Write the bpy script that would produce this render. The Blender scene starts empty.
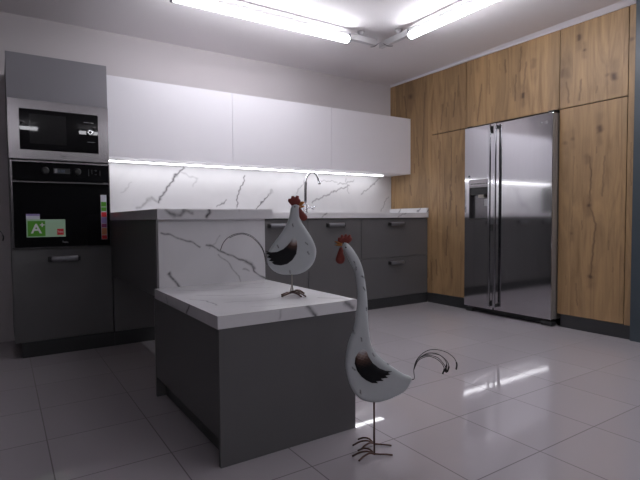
import bpy, bmesh, math, random
import numpy as np
from mathutils import Vector, Matrix, geometry
C = bpy.context.scene.collection
rnd = random.Random(7)
SC = bpy.context.scene
SC.view_settings.view_transform = 'Standard'
SC.view_settings.look = 'None'
SC.view_settings.gamma = 1.0
SC.view_settings.use_curve_mapping = False
SC.view_settings.exposure = 0.0

# ------------------------------------------------------------------ materials
def srgb(r, g, b):
    f = lambda c: (c / 255 / 12.92) if c / 255 <= .04045 else ((c / 255 + .055) / 1.055) ** 2.4
    return (f(r), f(g), f(b), 1)

def mat(name, col, rough=.5, metal=0., noise=0., nscale=20., stretch=(1, 1, 1), coat=0., spec=.5, bump=0., emit=None, estr=0., aniso=0.):
    m = bpy.data.materials.new(name); m.use_nodes = True
    nt = m.node_tree; b = nt.nodes['Principled BSDF']
    b.inputs['Base Color'].default_value = col
    b.inputs['Roughness'].default_value = rough
    b.inputs['Metallic'].default_value = metal
    b.inputs['Specular IOR Level'].default_value = spec
    b.inputs['Coat Weight'].default_value = coat
    if aniso: b.inputs['Anisotropic'].default_value = aniso
    if emit:
        b.inputs['Emission Color'].default_value = emit
        b.inputs['Emission Strength'].default_value = estr
    if noise or bump:
        g = nt.nodes.new('ShaderNodeNewGeometry'); mp = nt.nodes.new('ShaderNodeMapping')
        mp.inputs['Scale'].default_value = stretch
        n = nt.nodes.new('ShaderNodeTexNoise'); n.inputs['Scale'].default_value = nscale; n.inputs['Detail'].default_value = 4
        nt.links.new(g.outputs['Position'], mp.inputs['Vector']); nt.links.new(mp.outputs[0], n.inputs['Vector'])
        if noise:
            r = nt.nodes.new('ShaderNodeMixRGB')
            r.inputs[1].default_value = tuple(c * (1 - noise) for c in col[:3]) + (1,)
            r.inputs[2].default_value = tuple(min(1, c * (1 + noise)) for c in col[:3]) + (1,)
            nt.links.new(n.outputs['Fac'], r.inputs[0]); nt.links.new(r.outputs[0], b.inputs['Base Color'])
        if bump:
            bp = nt.nodes.new('ShaderNodeBump'); bp.inputs['Strength'].default_value = bump; bp.inputs['Distance'].default_value = .002
            nt.links.new(n.outputs['Fac'], bp.inputs['Height']); nt.links.new(bp.outputs[0], b.inputs['Normal'])
    return m

M = {}
M['wall'] = mat('plaster_wall', (.63, .59, .60, 1), .85, noise=.03, nscale=3)
M['ceiling'] = mat('ceiling_paint', (.82, .79, .80, 1), .9, noise=.02, nscale=2)
M['trim'] = mat('white_trim', (.74, .72, .76, 1), .6)
M['grey'] = mat('dark_grey_front', (.112, .110, .112, 1), .40, noise=.05, nscale=6)
M['grey_top'] = mat('mid_grey_front', (.27, .262, .285, 1), .42, noise=.04, nscale=6)  # on the flap door this lighter grey carries the lamp's light
M['plinth'] = mat('charcoal_plinth', (.035, .036, .038, 1), .35)
M['gap'] = mat('shadow_gap_board', (.03, .03, .03, 1), .8)
M['white'] = mat('white_satin_front', (.84, .82, .86, 1), .45)
M['steel'] = mat('brushed_steel', (.27, .255, .265, 1), .26, 1., noise=.06, nscale=60, stretch=(1, 1, .02), aniso=.4)
M['fridge'] = mat('fridge_steel', (.60, .595, .61, 1), .075, 1., noise=.04, nscale=40, stretch=(1, 1, .02), aniso=.0)
M['fridge_side'] = mat('fridge_side', (.30, .28, .27, 1), .5, .1)
M['chrome'] = mat('chrome', (.55, .55, .57, 1), .12, 1.)
M['handle'] = mat('pewter_handle', (.22, .22, .24, 1), .38, .6)
M['black'] = mat('black_glass', (.006, .006, .007, 1), .01, spec=.28)
M['window_glass'] = mat('tinted_window', (.02, .02, .021, 1), .03, spec=.3)
M['matte'] = mat('black_plastic', (.015, .015, .016, 1), .4)
M['display'] = mat('display_segments', (.05, .06, .09, 1), .3, emit=(.25, .32, .5, 1), estr=.12)
M['print'] = mat('grey_print', (.35, .35, .36, 1), .5)
M['white_print'] = mat('white_print', (.8, .8, .8, 1), .4)
M['green'] = mat('label_green', srgb(84, 160, 34), .5)
M['palegreen'] = mat('label_pale_green', srgb(178, 212, 180), .5)
M['label_white'] = mat('label_white', srgb(215, 215, 225), .5)
M['red'] = mat('label_red', srgb(215, 40, 50), .5)
M['purple'] = mat('label_purple', srgb(150, 130, 185), .5)
M['magenta'] = mat('label_magenta', srgb(150, 60, 110), .5)
M['orange'] = mat('label_orange', srgb(205, 130, 90), .5)
M['rust_red'] = mat('comb_red', srgb(118, 42, 34), .5, noise=.3, nscale=80, bump=.2)
M['yellow'] = mat('beak_yellow', srgb(170, 105, 35), .5, noise=.15, nscale=80)
M['iron'] = mat('bronze_iron', (.10, .055, .045, 1), .35, .7, noise=.3, nscale=90)
M['wire'] = mat('black_iron_wire', (.02, .02, .022, 1), .4, .4)
M['plate'] = mat('raw_steel_rod', (.38, .35, .31, 1), .4, .8)
M['tube'] = mat('lamp_diffuser', (1, 1, 1, 1), .5, emit=(.94, .94, 1, 1), estr=34.)
M['tube_dim'] = mat('dimmed_lamp_diffuser', (1, 1, 1, 1), .5, emit=(.94, .94, 1, 1), estr=20.)  # same lamp set weaker, to lessen light from behind the viewer
M['led'] = mat('led_diffuser', (1, 1, 1, 1), .5, emit=(.97, .97, 1, 1), estr=9.)
M['alu'] = mat('white_aluminium', (.62, .61, .62, 1), .45, .2)
M['slate'] = mat('slate_blue_panel', (.05, .066, .080, 1), .4)
M['tap_dark'] = mat('tap_shaft', (.22, .21, .22, 1), .25, .9)

def mark_mat(name, base, dark, rough, wood=False):
    """surface whose own marks (veins, knots, cracks) come from the mesh attribute 'mark'"""
    m = bpy.data.materials.new(name); m.use_nodes = True
    nt = m.node_tree; N = nt.nodes; Lk = nt.links.new; b = N['Principled BSDF']
    at = N.new('ShaderNodeAttribute'); at.attribute_name = 'mark'
    g = N.new('ShaderNodeNewGeometry')
    if not wood:
        n = N.new('ShaderNodeTexNoise'); n.inputs['Scale'].default_value = 3.5; n.inputs['Detail'].default_value = 8; n.inputs['Distortion'].default_value = 1.2
        Lk(g.outputs['Position'], n.inputs['Vector'])
        cr = N.new('ShaderNodeValToRGB'); cr.color_ramp.elements[0].position = .3; cr.color_ramp.elements[0].color = tuple(c * .93 for c in base[:3]) + (1,)
        cr.color_ramp.elements[1].position = .6; cr.color_ramp.elements[1].color = base
        Lk(n.outputs['Fac'], cr.inputs[0]); col = cr.outputs[0]
        n2 = N.new('ShaderNodeTexNoise'); n2.inputs['Scale'].default_value = 60; n2.inputs['Detail'].default_value = 4
        Lk(g.outputs['Position'], n2.inputs['Vector'])
        mr = N.new('ShaderNodeMapRange'); mr.inputs[1].default_value = .3; mr.inputs[2].default_value = .62; mr.inputs[3].default_value = .85; mr.inputs[4].default_value = 1.4
        Lk(n2.outputs['Fac'], mr.inputs[0])
        mu = N.new('ShaderNodeMath'); mu.operation = 'MULTIPLY'; mu.use_clamp = True
        Lk(at.outputs['Fac'], mu.inputs[0]); Lk(mr.outputs[0], mu.inputs[1]); fac = mu.outputs[0]
    else:
        sep = N.new('ShaderNodeSeparateXYZ'); Lk(g.outputs['Position'], sep.inputs[0])
        add = N.new('ShaderNodeMath'); add.operation = 'ADD'; Lk(sep.outputs[0], add.inputs[0]); Lk(sep.outputs[1], add.inputs[1])
        # boards of uneven width: voronoi cells in one dimension
        vo = N.new('ShaderNodeTexVoronoi'); vo.voronoi_dimensions = '1D'; vo.inputs['Scale'].default_value = 4.6
        Lk(add.outputs[0], vo.inputs['W'])
        wn = N.new('ShaderNodeTexWhiteNoise'); wn.noise_dimensions = '3D'; Lk(vo.outputs['Color'], wn.inputs['Vector'])
        mp = N.new('ShaderNodeMapping'); mp.inputs['Scale'].default_value = (11, 11, 1.5)
        off = N.new('ShaderNodeVectorMath'); off.operation = 'MULTIPLY_ADD'
        off.inputs[1].default_value = (0, 0, 5); Lk(vo.outputs['Color'], off.inputs[0]); Lk(g.outputs['Position'], off.inputs[2])
        Lk(off.outputs[0], mp.inputs['Vector'])
        n = N.new('ShaderNodeTexNoise'); n.inputs['Scale'].default_value = 1.; n.inputs['Detail'].default_value = 6; n.inputs['Distortion'].default_value = 1.6
        Lk(mp.outputs[0], n.inputs['Vector'])
        cr = N.new('ShaderNodeValToRGB'); e = cr.color_ramp.elements
        e[0].position = .28; e[0].color = (base[0] * .66, base[1] * .62, base[2] * .56, 1)
        e[1].position = .66; e[1].color = (base[0] * 1.12, base[1] * 1.1, base[2] * 1.05, 1)
        k = e.new(.45); k.color = (base[0] * .88, base[1] * .87, base[2] * .85, 1)
        Lk(n.outputs['Fac'], cr.inputs[0])
        mp2 = N.new('ShaderNodeMapping'); mp2.inputs['Scale'].default_value = (120, 120, 5); Lk(off.outputs[0], mp2.inputs['Vector'])
        n3 = N.new('ShaderNodeTexNoise'); n3.inputs['Scale'].default_value = 1.; n3.inputs['Detail'].default_value = 3; Lk(mp2.outputs[0], n3.inputs['Vector'])
        hv = N.new('ShaderNodeHueSaturation')
        mr = N.new('ShaderNodeMapRange'); mr.inputs[3].default_value = .84; mr.inputs[4].default_value = 1.12; Lk(wn.outputs['Value'], mr.inputs[0])
        m3 = N.new('ShaderNodeMapRange'); m3.inputs[1].default_value = .3; m3.inputs[2].default_value = .7; m3.inputs[3].default_value = .93; m3.inputs[4].default_value = 1.05; Lk(n3.outputs['Fac'], m3.inputs[0])
        mm = N.new('ShaderNodeMath'); mm.operation = 'MULTIPLY'; Lk(mr.outputs[0], mm.inputs[0]); Lk(m3.outputs[0], mm.inputs[1])
        Lk(mm.outputs[0], hv.inputs['Value']); Lk(cr.outputs[0], hv.inputs['Color']); col = hv.outputs[0]; fac = at.outputs['Fac']
    mx = N.new('ShaderNodeMixRGB'); mx.inputs[2].default_value = dark
    Lk(fac, mx.inputs[0]); Lk(col, mx.inputs[1]); Lk(mx.outputs[0], b.inputs['Base Color'])
    b.inputs['Roughness'].default_value = rough
    return m
M['marble'] = mark_mat('veined_marble', (.74, .73, .75, 1), (.10, .095, .105, 1), .22)
M['marble_wall'] = mark_mat('veined_marble_cladding', (.66, .65, .665, 1), (.10, .095, .105, 1), .33)
M['oak'] = mark_mat('knotty_oak', (.36, .228, .115, 1), (.075, .038, .02, 1), .5, True)
M['body_paint'] = mark_mat('weathered_white_paint', (.56, .59, .61, 1), (.03, .03, .035, 1), .42)

def wing_material():
    m = bpy.data.materials.new('feather_enamel'); m.use_nodes = True
    nt = m.node_tree; N = nt.nodes; b = N['Principled BSDF']
    at = N.new('ShaderNodeAttribute'); at.attribute_name = 'mark'
    cr = N.new('ShaderNodeValToRGB'); e = cr.color_ramp.elements
    e[0].position = 0; e[0].color = (.012, .012, .014, 1); e[1].position = 1; e[1].color = (.52, .52, .54, 1)
    k = e.new(.45); k.color = (.10, .055, .045, 1); k = e.new(.72); k.color = (.36, .27, .25, 1)
    nt.links.new(at.outputs['Fac'], cr.inputs[0]); nt.links.new(cr.outputs[0], b.inputs['Base Color'])
    b.inputs['Roughness'].default_value = .5; b.inputs['Specular IOR Level'].default_value = .2
    return m
M['wing'] = wing_material()

def floor_material():
    m = bpy.data.materials.new('polished_tiles'); m.use_nodes = True
    nt = m.node_tree; N = nt.nodes; Lk = nt.links.new; b = N['Principled BSDF']
    g = N.new('ShaderNodeNewGeometry'); sep = N.new('ShaderNodeSeparateXYZ'); Lk(g.outputs['Position'], sep.inputs[0])
    def grid(out, off, size):
        a = N.new('ShaderNodeMath'); a.operation = 'SUBTRACT'; a.inputs[1].default_value = off; Lk(out, a.inputs[0])
        d = N.new('ShaderNodeMath'); d.operation = 'DIVIDE'; d.inputs[1].default_value = size; Lk(a.outputs[0], d.inputs[0])
        r = N.new('ShaderNodeMath'); r.operation = 'ROUND'; Lk(d.outputs[0], r.inputs[0])
        s = N.new('ShaderNodeMath'); s.operation = 'SUBTRACT'; Lk(d.outputs[0], s.inputs[0]); Lk(r.outputs[0], s.inputs[1])
        ab = N.new('ShaderNodeMath'); ab.operation = 'ABSOLUTE'; Lk(s.outputs[0], ab.inputs[0])
        fl = N.new('ShaderNodeMath'); fl.operation = 'FLOOR'; Lk(d.outputs[0], fl.inputs[0])
        return ab.outputs[0], fl.outputs[0]
    ax, fx = grid(sep.outputs[0], 1.668, .3855); ay, fy = grid(sep.outputs[1], 1.043, .387)
    mn = N.new('ShaderNodeMath'); mn.operation = 'MINIMUM'; Lk(ax, mn.inputs[0]); Lk(ay, mn.inputs[1])
    mr = N.new('ShaderNodeMapRange'); mr.inputs[1].default_value = .0035; mr.inputs[2].default_value = .0075; Lk(mn.outputs[0], mr.inputs[0])
    cb = N.new('ShaderNodeCombineXYZ'); Lk(fx, cb.inputs[0]); Lk(fy, cb.inputs[1])
    wn = N.new('ShaderNodeTexWhiteNoise'); Lk(cb.outputs[0], wn.inputs['Vector'])
    cr = N.new('ShaderNodeMixRGB'); cr.inputs[1].default_value = (.440, .410, .436, 1); cr.inputs[2].default_value = (.468, .437, .464, 1); Lk(wn.outputs['Value'], cr.inputs[0])
    mx = N.new('ShaderNodeMixRGB'); mx.inputs[1].default_value = (.11, .09, .10, 1); Lk(mr.outputs[0], mx.inputs[0]); Lk(cr.outputs[0], mx.inputs[2])
    Lk(mx.outputs[0], b.inputs['Base Color'])
    rr = N.new('ShaderNodeMapRange'); rr.inputs[3].default_value = .5; rr.inputs[4].default_value = .03; Lk(mr.outputs[0], rr.inputs[0]); Lk(rr.outputs[0], b.inputs['Roughness'])
    b.inputs['IOR'].default_value = 1.62
    n = N.new('ShaderNodeTexNoise'); n.inputs['Scale'].default_value = 2.2; Lk(g.outputs['Position'], n.inputs['Vector'])
    bp = N.new('ShaderNodeBump'); bp.inputs['Strength'].default_value = .02; bp.inputs['Distance'].default_value = .02; Lk(n.outputs['Fac'], bp.inputs['Height']); Lk(bp.outputs[0], b.inputs['Normal'])
    return m
M['floor'] = floor_material()

# ------------------------------------------------------------------ helpers
def tag(o, label=None, cat=None, group=None, kind=None):
    for k, v in (('label', label), ('category', cat), ('group', group), ('kind', kind)):
        if v: o[k] = v
    return o

def empty(name, loc, label, cat, group=None, rz=0.):
    o = bpy.data.objects.new(name, None); C.objects.link(o); o.location = loc; o.rotation_euler.z = rz
    o.empty_display_size = .1
    return tag(o, label, cat, group)

def root_of(p):
    v = Vector((0, 0, 0))
    while p is not None:
        v = v + Vector(p.location); p = p.parent
    return v

def link_bm(name, bm, m, parent=None, world=True, smooth=False):
    me = bpy.data.meshes.new(name); bmesh.ops.recalc_face_normals(bm, faces=bm.faces[:])
    bm.to_mesh(me); bm.free(); me.materials.append(m)
    o = bpy.data.objects.new(name, me); C.objects.link(o)
    if parent is not None:
        if world: me.transform(Matrix.Translation(-root_of(parent)))
        o.parent = parent
    elif world:
        # origin at the foot of the object's own bounds
        vs = np.array([v.co[:] for v in me.vertices]); lo, hi = vs.min(0), vs.max(0)
        org = Vector(((lo[0] + hi[0]) / 2, (lo[1] + hi[1]) / 2, lo[2]))
        me.transform(Matrix.Translation(-org)); o.location = org
    if smooth:
        for p in me.polygons: p.use_smooth = True
    return o

def box_bm(bm, x0, x1, y0, y1, z0, z1, bev=0.):
    t = bmesh.new(); bmesh.ops.create_cube(t, size=1)
    for v in t.verts:
        v.co = Vector(((x0 + x1) / 2 + v.co.x * (x1 - x0), (y0 + y1) / 2 + v.co.y * (y1 - y0), (z0 + z1) / 2 + v.co.z * (z1 - z0)))
    if bev: bmesh.ops.bevel(t, geom=t.edges[:], offset=bev, segments=2, affect='EDGES', profile=.6)
    me = bpy.data.meshes.new('t'); t.to_mesh(me); t.free(); bm.from_mesh(me); bpy.data.meshes.remove(me)

def box(name, b, m, parent=None, bev=.0015):
    bm = bmesh.new()
    for q in (b if isinstance(b[0], (tuple, list)) else [b]): box_bm(bm, *q, bev)
    return link_bm(name, bm, M[m], parent)

def catmull(pts, n=6):
    P = [Vector(p) for p in pts]
    if len(P) < 3: return P
    Q = [P[0] * 2 - P[1]] + P + [P[-1] * 2 - P[-2]]; out = []
    for i in range(1, len(Q) - 2):
        for k in range(n):
            t = k / n; a, b, c, d = Q[i - 1:i + 3]
            out.append(.5 * ((2 * b) + (c - a) * t + (2 * a - 5 * b + 4 * c - d) * t * t + (3 * b - a - 3 * c + d) * t ** 3))
    out.append(P[-1]); return out

def tube_bm(bm, pts, r, seg=8, smooth=True, n=6, flat=1.):
    P = catmull(pts, n) if smooth else [Vector(p) for p in pts]
    rs = r if callable(r) else (lambda t: r)
    rings = []; up = None
    for i, p in enumerate(P):
        d = (P[min(i + 1, len(P) - 1)] - P[max(i - 1, 0)]).normalized()
        if up is None: up = Vector((0, 1, 0)) if abs(d.y) < .9 else Vector((1, 0, 0))
        a = (up - d * up.dot(d)).normalized(); c = d.cross(a); up = a
        R = rs(i / (len(P) - 1))
        rings.append([bm.verts.new(p + (a * math.cos(k * 2 * math.pi / seg) * flat + c * math.sin(k * 2 * math.pi / seg)) * R) for k in range(seg)])
    for A, B in zip(rings, rings[1:]):
        for k in range(seg): bm.faces.new((A[k], A[(k + 1) % seg], B[(k + 1) % seg], B[k]))
    bm.faces.new(rings[0]); bm.faces.new(rings[-1])

def tube(name, pts, r, m, parent, world=True, **k):
    bm = bmesh.new()
    for q in (pts if isinstance(pts[0][0], (tuple, list)) else [pts]): tube_bm(bm, q, r, **k)
    return link_bm(name, bm, M[m], parent, world, True)

def lathe(name, prof, centre, m, parent, seg=24, axis='Z'):
    bm = bmesh.new(); rings = []
    for r, h in prof:
        ring = []
        for k in range(seg):
            a = k * 2 * math.pi / seg; v = Vector((r * math.cos(a), r * math.sin(a), h))
            if axis == 'Y': v = Vector((v.x, -v.z, v.y))
            if axis == 'X': v = Vector((-v.z, v.x, v.y))
            ring.append(bm.verts.new(v + Vector(centre)))
        rings.append(ring)
    for A, B in zip(rings, rings[1:]):
        for k in range(seg): bm.faces.new((A[k], A[(k + 1) % seg], B[(k + 1) % seg], B[k]))
    bm.faces.new(rings[0]); bm.faces.new(rings[-1])
    o = link_bm(name, bm, M[m], parent)
    for p in o.data.polygons: p.use_smooth = len(p.vertices) == 4
    return o

# marks on surfaces: list of (points, width, strength); points in the face's two world coordinates
def mark_values(uv, marks, seed=0, rough=.006, fr=60.):
    out = np.zeros(len(uv)); ph = seed * 1.7
    j = np.stack([np.sin(uv[:, 1] * fr + ph) + .6 * np.sin(uv[:, 1] * fr * 2.3 + uv[:, 0] * 31 + ph), np.sin(uv[:, 0] * fr + ph * 2) + .6 * np.sin(uv[:, 0] * fr * 2.1 + uv[:, 1] * 37)], 1) * rough
    q = uv + j
    for pts, w, s in marks:
        pts = np.array(pts, float)
        if len(pts) == 1: pts = np.vstack([pts, pts + 1e-4])
        lo = pts.min(0) - w * 4 - .03; hi = pts.max(0) + w * 4 + .03
        sel = np.where(((uv >= lo) & (uv <= hi)).all(1))[0]
        if not len(sel): continue
        Q = q[sel]; best = np.full(len(sel), 9.)
        for a, b in zip(pts, pts[1:]):
            ab = b - a; t = np.clip(((Q - a) @ ab) / max(ab @ ab, 1e-12), 0, 1)
            best = np.minimum(best, np.hypot(*(Q - a - t[:, None] * ab).T))
        out[sel] = np.maximum(out[sel], s * np.exp(-(best / w) ** 2))
    return out

def marked_slab(name, b, m, parent=None, res=.006, marks=None, rough=.006, random_veins=0, seed=0, wood=False):
    """box whose six faces are fine grids carrying the 'mark' attribute; marks: dict face -> list"""
    x0, x1, y0, y1, z0, z1 = b; V = []; F = []; A = []; base = 0; rr = random.Random(seed + 11)
    faces = {'-y': (0, 2, 1, y0), '+y': (0, 2, 1, y1), '-x': (1, 2, 0, x0), '+x': (1, 2, 0, x1), '-z': (0, 1, 2, z0), '+z': (0, 1, 2, z1)}
    lo = (x0, y0, z0); hi = (x1, y1, z1)
    for key, (a, c, f, val) in faces.items():
        mk = list((marks or {}).get(key, []))
        area = (hi[a] - lo[a]) * (hi[c] - lo[c])
        if random_veins and area > .002:
            for _ in range(max(1, int(random_veins * area))):
                u, v = rr.uniform(lo[a], hi[a]), rr.uniform(lo[c], hi[c]); an = rr.uniform(.3, 1.3); pts = [(u, v)]
                for _k in range(rr.randint(3, 6)):
                    st = rr.uniform(.03, .09); an += rr.uniform(-.5, .5); u += math.cos(an) * st; v += math.sin(an) * st; pts.append((u, v))
                mk.append((pts, rr.uniform(.003, .007), rr.uniform(.15, .45)))
        vis = mk or random_veins
        r = res if vis else 9
        nu = max(1, int((hi[a] - lo[a]) / r)); nv = max(1, int((hi[c] - lo[c]) / r))
        uu, vv = np.meshgrid(np.linspace(lo[a], hi[a], nu + 1), np.linspace(lo[c], hi[c], nv + 1), indexing='ij')
        P = np.zeros((uu.size, 3)); P[:, a] = uu.ravel(); P[:, c] = vv.ravel(); P[:, f] = val
        A.append(mark_values(np.stack([uu.ravel(), vv.ravel()], 1), mk, seed, rough) if mk else np.zeros(len(P)))
        i, k = np.meshgrid(np.arange(nu), np.arange(nv), indexing='ij'); i = i.ravel(); k = k.ravel(); s = nv + 1
        q = np.stack([i * s + k, (i + 1) * s + k, (i + 1) * s + k + 1, i * s + k + 1], 1) + base
        e1 = np.zeros(3); e1[a] = 1; e2 = np.zeros(3); e2[c] = 1
        out = np.cross(e1, e2)[f] * (1 if key[0] == '+' else -1)
        if out < 0: q = q[:, ::-1]
        V.append(P); F.append(q); base += len(P)
    V = np.concatenate(V); F = np.concatenate(F); A = np.concatenate(A)
    org = np.array(root_of(parent)) if parent is not None else np.array([(x0 + x1) / 2, (y0 + y1) / 2, z0])
    me = bpy.data.meshes.new(name); me.from_pydata((V - org).tolist(), [], F.tolist())
    at = me.attributes.new('mark', 'FLOAT', 'POINT'); at.data.foreach_set('value', A.astype(np.float32))
    me.materials.append(M[m]); o = bpy.data.objects.new(name, me); C.objects.link(o)
    if parent is not None: o.parent = parent
    else: o.location = org
    return o

def lettering(name, s, size, origin, m, parent, plane='y', depth=.0006, align='LEFT', bold=0.):
    cu = bpy.data.curves.new('t', 'FONT'); cu.body = s; cu.size = size; cu.extrude = depth; cu.align_x = align; cu.offset = bold
    t = bpy.data.objects.new('t', cu); C.objects.link(t)
    me = bpy.data.meshes.new_from_object(t.evaluated_get(bpy.context.evaluated_depsgraph_get())); me.name = name
    bpy.data.objects.remove(t)
    R = Matrix.Rotation(math.pi / 2, 4, 'X')
    if plane == 'x': R = Matrix.Rotation(-math.pi / 2, 4, 'Z') @ R
    me.transform(Matrix.Translation(Vector(origin) - root_of(parent)) @ R); me.materials.clear(); me.materials.append(M[m])
    o = bpy.data.objects.new(name, me); C.objects.link(o); o.parent = parent
    return o

def bar_handle(parent, xc, y, z, w=.18, m='handle'):
    """thick bow handle, its two feet flared and a flattened grip between them"""
    for s in (-1, 1):
        bm = bmesh.new(); box_bm(bm, xc + s * w / 2 - .014, xc + s * w / 2 + .014, y - .006, y, z - .017, z + .017, .003)
        box_bm(bm, xc + s * (w / 2 - .004) - .011, xc + s * (w / 2 - .004) + .011, y - .030, y - .004, z - .015, z + .013, .003)
        link_bm('handle_mount', bm, M['matte'], parent)
    bm = bmesh.new()
    tube_bm(bm, [(xc - w / 2 + .006, y - .022, z), (xc - w / 4, y - .028, z), (xc, y - .030, z), (xc + w / 4, y - .028, z), (xc + w / 2 - .006, y - .022, z)], .019, 12, flat=.6)
    return link_bm('handle', bm, M[m], parent, smooth=True)

# ------------------------------------------------------------------ setting
def struct(name, b, m): return tag(box(name, b, m, None, 0), kind='structure')
struct('floor', (-5, 4.4, -4.5, 4.3, -.05, 0), 'floor')
struct('ceiling', (-5, 4.4, -4.5, 4.3, 2.38, 2.43), 'ceiling')
struct('wall_back', (-5, 4.4, 4.2, 4.3, 0, 2.38), 'wall')
struct('wall_front', (-5, 4.4, -4.6, -4.5, 0, 2.38), 'plinth')
struct('wall_left', (-5.1, -5, -4.5, 4.3, 0, 2.38), 'grey_top')
struct('wall_right', (4.33, 4.43, -4.5, 4.3, 0, 2.38), 'wall')
# ceiling trim above the oak wall: stands further out towards the front
bm = bmesh.new()
vs = [bm.verts.new(v) for v in [(3.722, 4.2, 2.357), (3.745, 4.2, 2.357), (3.745, 1.65, 2.357), (3.718, 1.65, 2.357), (3.719, 4.2, 2.38), (3.745, 4.2, 2.38), (3.745, 1.65, 2.38), (3.655, 1.65, 2.38)]]
for f in ((0, 1, 2, 3), (4, 5, 6, 7), (0, 1, 5, 4), (1, 2, 6, 5), (2, 3, 7, 6), (3, 0, 4, 7)): bm.faces.new([vs[i] for i in f])
tag(link_bm('trim_1', bm, M['trim']), kind='structure')

# ------------------------------------------------------------------ tall oven unit
FY = 3.619
t = empty('tall_oven_cabinet', (.341, 3.9, 0), 'tall grey cabinet housing the microwave and oven, left of the white wall units', 'cabinet')
box('carcass', [(.05, .068, FY + .02, 4.198, .1, 1.938), (.614, .632, FY + .02, 4.198, .1, 1.938), (.068, .614, 4.18, 4.198, .1, 1.938), (.068, .614, FY + .02, 4.18, 1.92, 1.938),
                (.068, .614, FY + .02, 4.18, 1.655, 1.67), (.068, .614, FY + .02, 4.18, 1.262, 1.272), (.068, .614, FY + .02, 4.18, .69, .702), (.068, .614, FY + .02, 4.18, .1, .118)], 'grey', t, 0)
tag(box('flap_door', (.0485, .6325, FY, FY + .019, 1.654, 1.939), 'grey_top', t), 'grey flap door, its colour lightened for lamp light')
d = box('drawer_front', (.0485, .6345, FY, FY + .019, .102, .700), 'grey', t)
bar_handle(d, .343, FY, .630, .165)
box('plinth', (.086, .6415, FY + .0, FY + .016, .0, .1), 'plinth', t, .0005)

mw = empty('microwave', (.341, 3.9, 1.275), 'built-in steel microwave with black glass front above the oven', 'microwave')
box('housing', (.085, .597, 3.63, 4.0, 1.30, 1.62), 'matte', mw, .002)
bm = bmesh.new()
for q in ((.0495, .111, 3.603, 3.629, 1.276, 1.650), (.567, .6315, 3.603, 3.629, 1.276, 1.650), (.111, .567, 3.603, 3.629, 1.592, 1.650), (.111, .567, 3.603, 3.629, 1.276, 1.334)): box_bm(bm, *q, .0006)
link_bm('frame', bm, M['steel'], mw)
g = box('glass_front', (.111, .567, 3.607, 3.629, 1.334, 1.592), 'black', mw, .001)
box('viewing_window', (.165, .375, 3.6058, 3.608, 1.375, 1.565), 'window_glass', g, .0005)
dl = lathe('dial', [(.021, 0), (.021, .012), (.017, .018), (.012, .018)], (.516, 3.607, 1.473), 'chrome', mw, 24, 'Y')
lathe('dial_centre', [(.010, 0), (.010, .019)], (.516, 3.607, 1.473), 'matte', dl, 20, 'Y')
for q in [(.48, .515, 3.6062, 3.6075, 1.537, 1.540), (.50, .545, 3.6062, 3.6075, 1.408, 1.411), (.52, .54, 3.6062, 3.6075, 1.537, 1.540)]: box('printed_scale', q, 'print', mw, 0)
lettering('brand_mark', 'Teka', .018, (.335, 3.6028, 1.298), 'matte', mw)

ov = empty('oven', (.341, 3.9, .705), 'built-in black glass oven with energy stickers below the microwave', 'oven')
box('housing', (.085, .597, 3.63, 4.12, .72, 1.24), 'matte', ov, .002)
box('frame', [(.0535, .0645, 3.603, 3.629, .706, 1.262), (.6255, .6325, 3.603, 3.629, .706, 1.262), (.0535, .6325, 3.600, 3.629, 1.257, 1.266), (.0535, .6325, 3.603, 3.629, .704, .711)], 'steel', ov, .0006)
cp = box('control_panel', (.0645, .6255, 3.605, 3.629, 1.140, 1.257), 'black', ov, .001)
for x in (.246, .433):
    lathe('knob', [(.024, 0), (.024, .003), (.018, .006), (.018, .016), (.014, .018)], (x, 3.605, 1.207), 'matte', cp, 24, 'Y')
    tube('knob_ring', [[(x + .022 * math.cos(a * .3142), 3.6035, 1.207 + .022 * math.sin(a * .3142)) for a in range(21)]], .0014, 'print', cp, smooth=False, seg=6)
dp = box('display', (.293, .390, 3.6038, 3.606, 1.190, 1.224), 'matte', cp, .0005)
box('segments', [(.300, .3055, 3.6028, 3.604, 1.194, 1.220), (.309, .3145, 3.6028, 3.604, 1.194, 1.220)] , 'print', dp, 0)
lettering('clock_digits', '0:00', .024, (.318, 3.6034, 1.198), 'display', dp)
box('panel_print', [(.50, .504, 3.6038, 3.6055, 1.18, 1.225), (.52, .524, 3.6038, 3.6055, 1.195, 1.225), (.54, .552, 3.6038, 3.6055, 1.215, 1.225), (.54, .552, 3.6038, 3.6055, 1.19, 1.196), (.57, .574, 3.6038, 3.6055, 1.185, 1.22)], 'matte', cp, 0)
dr = box('door', (.0645, .6255, 3.603, 3.629, .711, 1.128), 'black', ov, .001)
tag(box('handle', (.0645, .630, 3.588, 3.606, 1.126, 1.1345), 'steel', dr, .002), 'thin steel bar along the top of the door')
lb = box('energy_label', (.131, .352, 3.6018, 3.6032, .777, .891), 'palegreen', dr, 0)
tag(lb, 'white and green energy sticker')
box('green_field', (.138, .236, 3.6010, 3.6019, .783, .881), 'green', lb, 0)
lettering('letters', 'A', .085, (.157, 3.6008, .803), 'white_print', lb, bold=.002)
lettering('plus_sign', '+', .05, (.204, 3.6008, .838), 'white_print', lb, bold=.0015)
box('red_field', (.303, .341, 3.6010, 3.6019, .789, .829), 'red', lb, 0)
lettering('brand_letters', 'Teka', .017, (.3045, 3.6008, .804), 'white_print', lb)
tag(box('label_tab', (.131, .207, 3.6018, 3.6032, .891, .926), 'label_white', dr, 0), 'white sticker tab')
box('tab_print', (.131, .207, 3.6012, 3.6019, .914, .926), 'purple', lb, 0)
ls = box('strip_label', (.571, .608, 3.6018, 3.6032, .752, 1.056), 'label_white', dr, 0)
tag(ls, 'narrow multicoloured sticker')
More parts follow.
